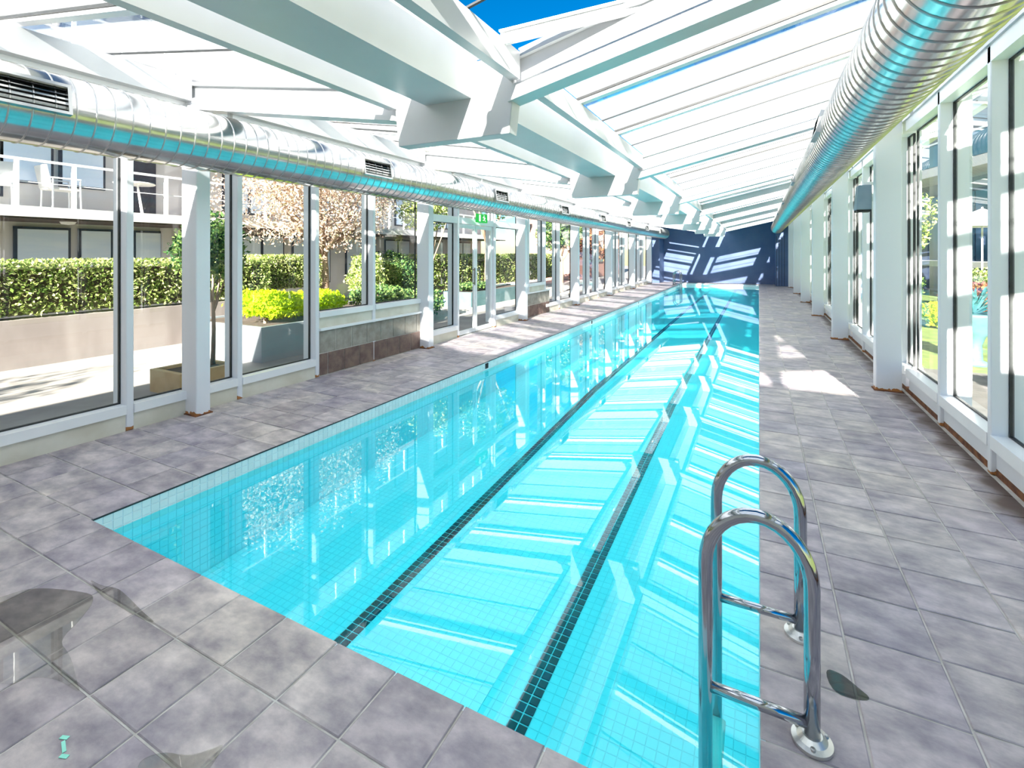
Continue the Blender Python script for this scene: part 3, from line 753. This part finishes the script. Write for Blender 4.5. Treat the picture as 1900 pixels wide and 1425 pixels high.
def smooth_poly(pts, n=3):
    for _ in range(n):
        q = []
        for i in range(len(pts)):
            a, b2 = pts[i], pts[(i+1) % len(pts)]
            q += [(a[0]*.75+b2[0]*.25, a[1]*.75+b2[1]*.25), (a[0]*.25+b2[0]*.75, a[1]*.25+b2[1]*.75)]
        pts = q
    return pts
PUD = [([(-3.134,.933),(-3.097,1.033),(-2.853,1.124),(-2.742,1.14),(-2.635,1.038),(-2.572,.938),(-2.444,.928),(-2.267,.881),(-2.186,.861),(-2.335,.855),(-2.447,.816),(-2.477,.737),(-2.9,.72),(-3.2,.80)], 'wide shallow puddle on the slate tiles at lower left'),
       ([(-2.938,1.185),(-2.81,1.185),(-2.732,1.215),(-2.611,1.205),(-2.43,1.182),(-2.308,1.174),(-2.433,1.155),(-2.614,1.155),(-2.742,1.15)], 'narrow puddle lying along the joint behind the wide puddle'),
       ([(-1.707,.881),(-1.613,.91),(-1.569,.96),(-1.55,.989),(-1.528,.944),(-1.51,.899),(-1.628,.80),(-1.744,.82)], 'small dark puddle at the bottom edge of the near deck'),
       ([(.222,2.212),(.277,2.213),(.322,2.171),(.364,2.132),(.312,2.106),(.239,2.105)], 'wet patch, dark reflection tinted in, on the tiles right of the chrome ladder')]
for pts, lab in PUD:
    c = smooth_poly(pts, 2)
    if sum(c[i][0]*c[(i+1) % len(c)][1]-c[(i+1) % len(c)][0]*c[i][1] for i in range(len(c))) < 0: c = c[::-1]
    tag(MB().prism(c, .0005, .0032).build('puddle', 'wetshade' if 'ladder' in lab else 'wet'), lab, 'puddle')
mk = MB()
for (x, y, a, l, w) in ((-2.04, .76, .35, .028, .012), (-1.965, .731, .35, .028, .012), (-2.005, .745, -.3, .05, .010)):
    ca, sa = math.cos(a), math.sin(a); mk.prism([(x+ca*p-sa*q, y+sa*p+ca*q) for p, q in ((-l/2,-w/2),(l/2,-w/2),(l/2,w/2),(-l/2,w/2))], .002, .0036)
tag(mk.build('floor_mark', 'mint'), 'small mint green painted mark on a near deck tile', 'mark')

# ------------------------------------------------------------------ outside left: paving, walls, planting, flats
def leaves(name, pts, size, mat, parent=None, jitter=1.0, **props):
    n = len(pts); P = np.asarray(pts); s = size*rng.uniform(.6, 1.25, (n, 1))
    a = rng.normal(size=(n, 3)); a /= np.linalg.norm(a, axis=1, keepdims=True)
    b = rng.normal(size=(n, 3)); b -= a*(a*b).sum(1, keepdims=True); b /= np.linalg.norm(b, axis=1, keepdims=True)
    V = np.stack([P-a*s, P+b*s*.5, P+a*s, P-b*s*.5], 1).reshape(-1, 3)
    F = np.arange(4*n).reshape(n, 4)
    return np_mesh(name, V, F, mat, parent, **props)
def box_shell(x0, x1, y0, y1, z0, z1, n, depth=.12):
    p = rng.uniform(0, 1, (n, 3))*[x1-x0, y1-y0, z1-z0]+[x0, y0, z0]
    f = rng.integers(0, 10, n); d = np.abs(rng.normal(0, depth, n))
    p[f < 5, 0] = x1-d[f < 5]; p[(f >= 5) & (f < 8), 2] = z1-d[(f >= 5) & (f < 8)]; m = f == 8; p[m, 1] = y0+d[m]; m = f == 9; p[m, 1] = y1-d[m]
    return p
def ball(cx, cy, cz, rx, ry, rz, n):
    d = rng.normal(size=(n, 3)); d /= np.linalg.norm(d, axis=1, keepdims=True); r = rng.uniform(.45, 1.0, (n, 1))**.5
    lump = 1+.22*np.sin(d[:, :1]*7+cx)*np.sin(d[:, 1:2]*6+cy)*np.cos(d[:, 2:]*5)
    return d*r*lump*[rx, ry, rz]+[cx, cy, cz]
g = MB().box(-30, GL-.14, -25, 60, -.5, -.02).build('ground_left', 'paving'); tag(g, 'sunlit pale pinkish paving outside the left glass wall', 'paving', kind='structure')
rw = MB().box(-9.6, -9.2, -8, 7.0, -.02, .66).build('garden_wall', 'retain'); tag(rw, 'low pinkish rendered garden wall below the clipped hedge', 'garden wall', kind='structure')
def hedge(label, x0, x1, y0, y1, z0, z1, n, mat='hedge', size=.05):
    h = thing('hedge', label, 'hedge', ((x0+x1)/2, (y0+y1)/2, z0))
    ox, oy, oz = h.location
    MB().box(x0+.14-ox, x1-.16-ox, y0+.12-oy, y1-.12-oy, z0-oz, z1-.14-oz).build('inner_growth', 'soil', h)
    leaves('leaves', box_shell(x0, x1, y0, y1, z0, z1, n)-np.array([ox, oy, oz]), size, mat, h, kind='stuff')
    return h
hedge('long clipped green hedge on top of the pinkish garden wall', -10.4, -9.25, -4, 6.9, .705, 1.50, 30000, 'hedge', .034)
hedge('pale green clipped hedge behind the lime shrub planter', -11.0, -9.9, 7.0, 8.85, .75, 1.55, 7000, 'hedge', .034)
hedge('clipped hedge seen through and beyond the glass exit door', -10.4, -9.3, 12.6, 24, .35, 1.55, 16000, 'hedge', .045)
def tree(name, label, x, y, h, r, mat, n, lean=(0, 0), size=.07, crown=(1, 1, 1), cz=None, tr=.09, branches=6, base=0.0, bark='bark'):
    t = thing(name, label, 'tree', (x, y, base))
    top = (lean[0], lean[1], h)
    MB().tube([(0, 0, 0), (lean[0]*.3+.02, lean[1]*.3, h*.4), (lean[0]*.7, lean[1]*.7, h*.75), top], [tr, tr*.85, tr*.6, tr*.35], 9).build('trunk', bark, t, smooth=True)
    cz = cz if cz is not None else h+r*.4
    for k in range(branches):
        a = 2*PI*k/branches+.4; s = random.uniform(.35, .75)
        p0 = (lean[0]*s, lean[1]*s, h*(.35+.45*s)); q = (p0[0]+math.cos(a)*r*.7*crown[0], p0[1]+math.sin(a)*r*.7*crown[1], cz+random.uniform(-.2, .5)*r)
        mid = ((p0[0]+q[0])/2, (p0[1]+q[1])/2, (p0[2]+q[2])/2-.06*r)
        MB().tube([p0, mid, q], [tr*.45, tr*.3, tr*.12], 6).build('branch', bark, t, smooth=True)
    if n:
        P = np.concatenate([ball(lean[0]+random.uniform(-.5, .5)*r*crown[0], lean[1]+random.uniform(-.5, .5)*r*crown[1], cz+random.uniform(-.35, .35)*r*crown[2], r*.62*crown[0], r*.62*crown[1], r*.55*crown[2], n//7) for _ in range(7)])
        leaves('foliage', P, size, mat, t, kind='stuff')
    return t
def shrub(label, x, y, z, rx, ry, rz, n, mat, size=.05):
    s = thing('shrub', label, 'shrub', (x, y, z))
    MB().tube([(0, 0, 0), (.02, 0, rz*1.1)], [.03, .015], 6).build('stem', 'bark', s)
    P = np.concatenate([ball(random.uniform(-.4, .4)*rx, random.uniform(-.4, .4)*ry, rz*random.uniform(.75, 1.15), rx*.7, ry*.7, rz*.72, n//5) for _ in range(5)])
    P[:, 2] = np.maximum(P[:, 2], .02)
    leaves('foliage', P, size, mat, s, kind='stuff'); return s
def planter(name, label, x0, x1, y0, y1, h, mat):
    p = thing(name, label, 'planter', ((x0+x1)/2, (y0+y1)/2, -.02)); a, b2 = (x1-x0)/2, (y1-y0)/2; t = .06; h += .02
    MB().box(-a, a, -b2, -b2+t, 0, h).box(-a, a, b2-t, b2, 0, h).box(-a, -a+t, -b2+t, b2-t, 0, h).box(a-t, a, -b2+t, b2-t, 0, h).build('shell', mat, p)
    MB().box(-a+t, a-t, -b2+t, b2-t, .02, h-.03).build('soil', 'soil', p)
planter('planter', 'grey rendered garden planter holding the lime shrubs', -8.4, -6.5, 4.69, 8.4, .50, 'greyrender')
shrub('bright lime green shrub at the sunny corner of the grey planter', -7.05, 5.15, .47, .62, .55, .30, 3200, 'lime', .04)
shrub('lime green shrub in the middle of the grey planter', -7.15, 6.25, .47, .65, .6, .29, 3200, 'lime', .04)
shrub('darker green low shrub at the far end of the grey planter', -6.95, 7.6, .47, .6, .75, .26, 2800, 'deep', .04)
planter('planter_box', 'tan box planter with a thin trunk beside the first left column', -6.35, -5.75, 3.15, 3.80, .24, 'tan')
tree('small_tree', 'thin dark stemmed standard tree growing in the tan box planter', -6.08, 3.72, 1.15, .42, 'deep', 2600, size=.035, cz=1.55, tr=.028, branches=4, base=.2, crown=(1, 1, 1.3))
tree('blossom_tree', 'tall pinkish dry leaved tree with forked trunk beyond the planter', -10.0, 9.0, 2.7, 2.4, 'dusky', 20000, lean=(-.3, .2), size=.042, cz=3.25, tr=.13, branches=12, crown=(.75, 1.1, .85))
shrub('tall light green shrub beside the forked trunk', -9.3, 9.75, .0, .62, .62, .95, 6000, 'hedge', .05)
shrub('very dark green tall shrub before the second left column', -9.7, 11.4, .0, .75, .8, .98, 6500, 'deep', .05)
shrub('dark green shrub mass behind the blockwork, nearest the window', -7.7, 9.5, .0, .8, .7, .42, 4000, 'deep', .05)
planter('planter_box', 'blue grey long planter seen through the exit door', -8.6, -7.6, 12.3, 16.4, .42, 'planter_dark')
shrub('low dark green groundcover in the long planter by the exit door', -8.1, 13.4, .38, .45, .9, .16, 2400, 'deep', .04)
tree('garden_tree', 'dark straight trunked tree in the long planter by exit door', -8.1, 14.1, 2.4, 1.1, 'deep', 3500, size=.06, cz=3.1, tr=.11, branches=6, base=.38)
tree('garden_tree', 'pale slender trunked tree left of the exit door view', -9.0, 12.2, 2.3, .95, 'hedge', 3200, size=.06, cz=2.9, tr=.055, branches=5)
tree('garden_tree', 'dark green garden tree past the exit door, third trunk along', -7.2, 18.6, 2.2, 1.2, 'deep', 5000, size=.07, cz=2.6, tr=.10, branches=6)
tree('garden_tree', 'russet leaved tree near the far end of left garden', -7.3, 23.5, 1.9, 1.3, 'russet', 5000, size=.07, cz=2.3, tr=.10, branches=6)
tree('garden_tree', 'sparse tree just outside the left picture edge, its branch shadows on the paving', -6.9, -4.6, 1.9, 1.0, 'dusky', 1300, size=.06, cz=2.35, tr=.07, branches=10)
bk = MB().box(-12.5, -9.5, 27, 38, 0, 4.2).build('brick_house', 'brick'); tag(bk, 'red brick house beyond the far end of left garden', 'house')
for k in range(3):
    MB().box(-9.5, -9.44, 28.2+2.6*k, 29.6+2.6*k, 1.0, 2.2).build('window', 'tealpane', bk)
# flats on the left
def flats():
    b = thing('apartment_building', 'white apartment block with balconies behind the left hedge', 'building', (-13, 2, 0)); ox, oy = -13, 2
    def P(name, mat, *boxes):
        m = MB()
        for q in boxes: m.box(q[0]-ox, q[1]-ox, q[2]-oy, q[3]-oy, q[4], q[5])
        return m.build(name, mat, b)
    P('wall', 'render', (-16, -13.0, -14, 22, 0, 11.0))
    for f, zs in enumerate((2.24, 5.14, 8.04)):
        P('balcony_slab', 'render', (-13.0, -11.5, -14, 22, zs, zs+.19))
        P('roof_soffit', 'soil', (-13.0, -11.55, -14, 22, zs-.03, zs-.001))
        zt = zs+.19
        rail = P('railing', 'white', (-11.56, -11.52, -14, 22, zt+.80, zt+.845), (-11.55, -11.53, -14, 22, zt+.42, zt+.435))
        for k in range(30):
            y = -4.36+.8*k*1.0
            if y > 22: break
            m = MB().box(-11.57-ox, -11.51-ox, y-.03-oy, y+.03-oy, zt, zt+.80); m.build('post', 'white', rail)
    # windows: ground and two upper floors
    def window(y0, y1, z0, z1):
        w = P('window', 'frame_dark', (-13.0, -12.95, y0, y1, z0, z1)); n = max(1, round((y1-y0)/.85)); d = (y1-y0)/n
        for k in range(n):
            MB().box(-12.95-ox, -12.93-ox, y0+k*d+.05-oy, y0+(k+1)*d-.05-oy, z0+.05, z1-.05).build('pane', 'bluepane', w)
    for y in (-9, -6, -3, .4, 2.2, 4.05, 5.06, 6.08, 8.6, 10.4, 12.6, 14.6, 17, 19.4):
        window(y, y+(.88 if y in (4.05,) else .62 if y in (5.06, 6.08) else 1.5), .6, 2.12)
    for f in range(1, 3):
        z = 2.43+2.9*(f-1)
        for y in (-9, -6, -3, .4, 2.4, 3.85, 4.74, 8.2, 10.4, 12.8, 15.2, 18): window(y, y+(.8 if 3 < y < 6 else 1.5), z+.25 if y not in (3.85, 4.74) else z+.55, z+2.2)
        P('balcony_door', 'frame_dark', (-13.0, -12.94, 6.1, 6.55, z, z+2.15))
    P('pilaster', 'render', (-13, -12.85, 6.66, 6.84, 0, 2.2))
    for y in (4.6, 11.0, 17.0):
        MB().lathe([(.02, 2.155), (.10, 2.165), (.13, 2.21)], -12.2-ox, y-oy, 12).build('ceiling_lamp', 'fabric', b)
flats()
def chair(label, x, y, z, rot):
    c = thing('outdoor_chair', label, 'chair', (x, y, z), 'balcony chairs')
    MB().box(-.24, .24, -.24, .24, .40, .43).build('seat', 'plastic', c)
    MB().hexa([(-.24,.22,.43),(.24,.22,.43),(.24,.25,.43),(-.24,.25,.43),(-.24,.30,.86),(.24,.30,.86),(.24,.33,.86),(-.24,.33,.86)]).build('backrest', 'plastic', c)
    for sx in (-1, 1):
        MB().tube([(sx*.25, -.22, .62), (sx*.25, .26, .62)], .015, 6).build('armrest', 'white', c)
        for sy in (-1, 1): MB().tube([(sx*.25, sy*.22, 0), (sx*.24, sy*.21, .62)], .015, 6).build('leg', 'white', c)
    c.rotation_euler.z = rot
chair('pale balcony chair turned sideways, behind the nearest railing post', -12.2, 3.55, 2.43, 1.2)
chair('pale balcony chair facing out beside the blue window', -12.35, 4.55, 2.43, PI)
tb = thing('outdoor_table', 'round balcony table at the right end of first railing', 'table', (-12.2, 5.75, 2.43))
MB().lathe([(.36, .66), (.38, .68), (.36, .70)], 0, 0, 20).build('tabletop', 'plastic', tb)
for k in range(3):
    a = 2*PI*k/3; MB().tube([(.28*math.cos(a), .28*math.sin(a), 0), (.1*math.cos(a), .1*math.sin(a), .67)], .014, 6).build('leg', 'white', tb)

# ------------------------------------------------------------------ outside right: lawn, shrubs, flats
lw = MB().box(GR+.16, 40, -25, 60, -.5, -.05).build('lawn', 'lawn'); tag(lw, 'sunlit lawn outside the right glass wall', 'lawn', kind='structure')
pt = MB().box(1.85, 2.75, -20, 8.8, -.06, -.04).build('path', 'pathgrey'); tag(pt, 'pale path beside the right glass wall', 'path', kind='structure')
b2_ = thing('apartment_building', 'grey blue balconied apartment block beyond the right lawn', 'building', (6.74, 25.9, 0)); b2_.rotation_euler.z = math.atan2(.973, -.232)-PI/2
def P2(name, mat, *boxes, parent=None):
    m = MB()
    for q in boxes: m.box(*q)
    return m.build(name, mat, parent or b2_)
P2('wall', 'greyrender', (.0, 8, -22, 14, 0, 11.5))
P2('roof', 'render', (-1.6, 8.3, -22.3, 14.3, 11.5, 11.8))
for f in range(3):
    z = 1.45+3.05*f
    P2('balcony_slab', 'render', (-1.5, 0, -22, 14, z-.05 if f else z-.35, z+.28 if f else z-.15))
    if f:
        r2 = P2('railing', 'white', (-1.5, -1.45, -22, 14, z+1.12, z+1.18))
        P2('balustrade_glass', 'tealpane', (-1.49, -1.47, -22, 14, z+.30, z+1.10))
    for k in range(12):
        y = -21+k*2.9
        w = P2('window', 'frame_dark', (-.05, 0, y, y+2.3, z+.3 if f else .1, z+2.55))
        for q in range(3): MB().box(-.07, -.05, y+.06+q*.75, y+.06+q*.75+.68, z+.4 if f else .2, z+2.45).build('pane', 'tealpane', w)
        if f: P2('fin', 'render', (-1.45, 0, y+2.5, y+2.6, z+.28, z+2.75))
um = thing('garden_umbrella', 'white market umbrella standing on the lawn before right flats', 'umbrella', (6.1, 19.8, -.05))
MB().tube([(0, 0, 0), (0, 0, 3.05)], .025, 8).build('pole', 'white', um)
MB().lathe([(1.0, 2.45), (.98, 2.47), (.5, 2.78), (.03, 3.0)], 0, 0, 8).build('canopy', 'fabric', um)
for k in range(8):
    a = 2*PI*k/8; MB().tube([(0, 0, 2.9), (.95*math.cos(a), .95*math.sin(a), 2.45)], .01, 5).build('rib', 'white', um)
ur = thing('plant_urn', 'dark pedestal urn with blue green spiky plant by right window', 'planter', (2.82, 9.45, -.05))
MB().lathe([(.16, 0), (.16, .05), (.10, .08), (.09, .30), (.13, .42), (.26, .60), (.29, .72), (.30, .76), (.26, .76)], 0, 0, 18).build('urn', 'planter_dark', ur, smooth=True)
sp = MB()
for k in range(60):
    a = random.uniform(0, 2*PI); l = random.uniform(.35, .62); e = random.uniform(.25, 1.25); ca, sa = math.cos(a), math.sin(a)
    c, s = math.cos(e)*l, math.sin(e)*l; b = len(sp.v); wv = .022
    sp.v += [(-sa*wv, ca*wv, .74), (sa*wv, -ca*wv, .74), (ca*c*.55-sa*wv, sa*c*.55+ca*wv, .74+s*.62), (ca*c*.55+sa*wv, sa*c*.55-ca*wv, .74+s*.62), (ca*c, sa*c, .74+s*.9)]
    sp.f += [(b, b+1, b+3, b+2), (b+2, b+3, b+4)]
sp.build('spiky_leaves', 'agave', ur, kind='stuff')
for x, y, rx, rz, mat, lab in ((4.6, 15.5, .7, .55, 'russet', 'russet brown shrub on the lawn behind the pedestal urn'), (5.8, 18.5, 1.0, .7, 'hedge', 'green shrub beside the white market umbrella'), (3.6, 13.8, .5, .35, 'lime', 'light green low shrub on the right lawn'),
                               (6.9, 15.2, 1.0, .8, 'hedge', 'broad green shrub at the picture edge before right flats'), (4.4, 20.5, .9, .6, 'deep', 'dark green shrub near the foot of right flats'), (2.9, 7.4, .35, .22, 'lime', 'small lime shrub close to the right window')):
    shrub(lab, x, y, -.05, rx, rx, rz, 3500, mat, .05)
tree('garden_tree', 'small green tree on the lawn near the far right columns', 3.3, 17.5, 1.9, 1.1, 'hedge', 4500, size=.06, cz=2.4, tr=.07)
tree('garden_tree', 'broad green tree near the far end of right lawn', 3.4, 24.0, 2.2, 1.5, 'deep', 5000, size=.07, cz=2.8, tr=.1)
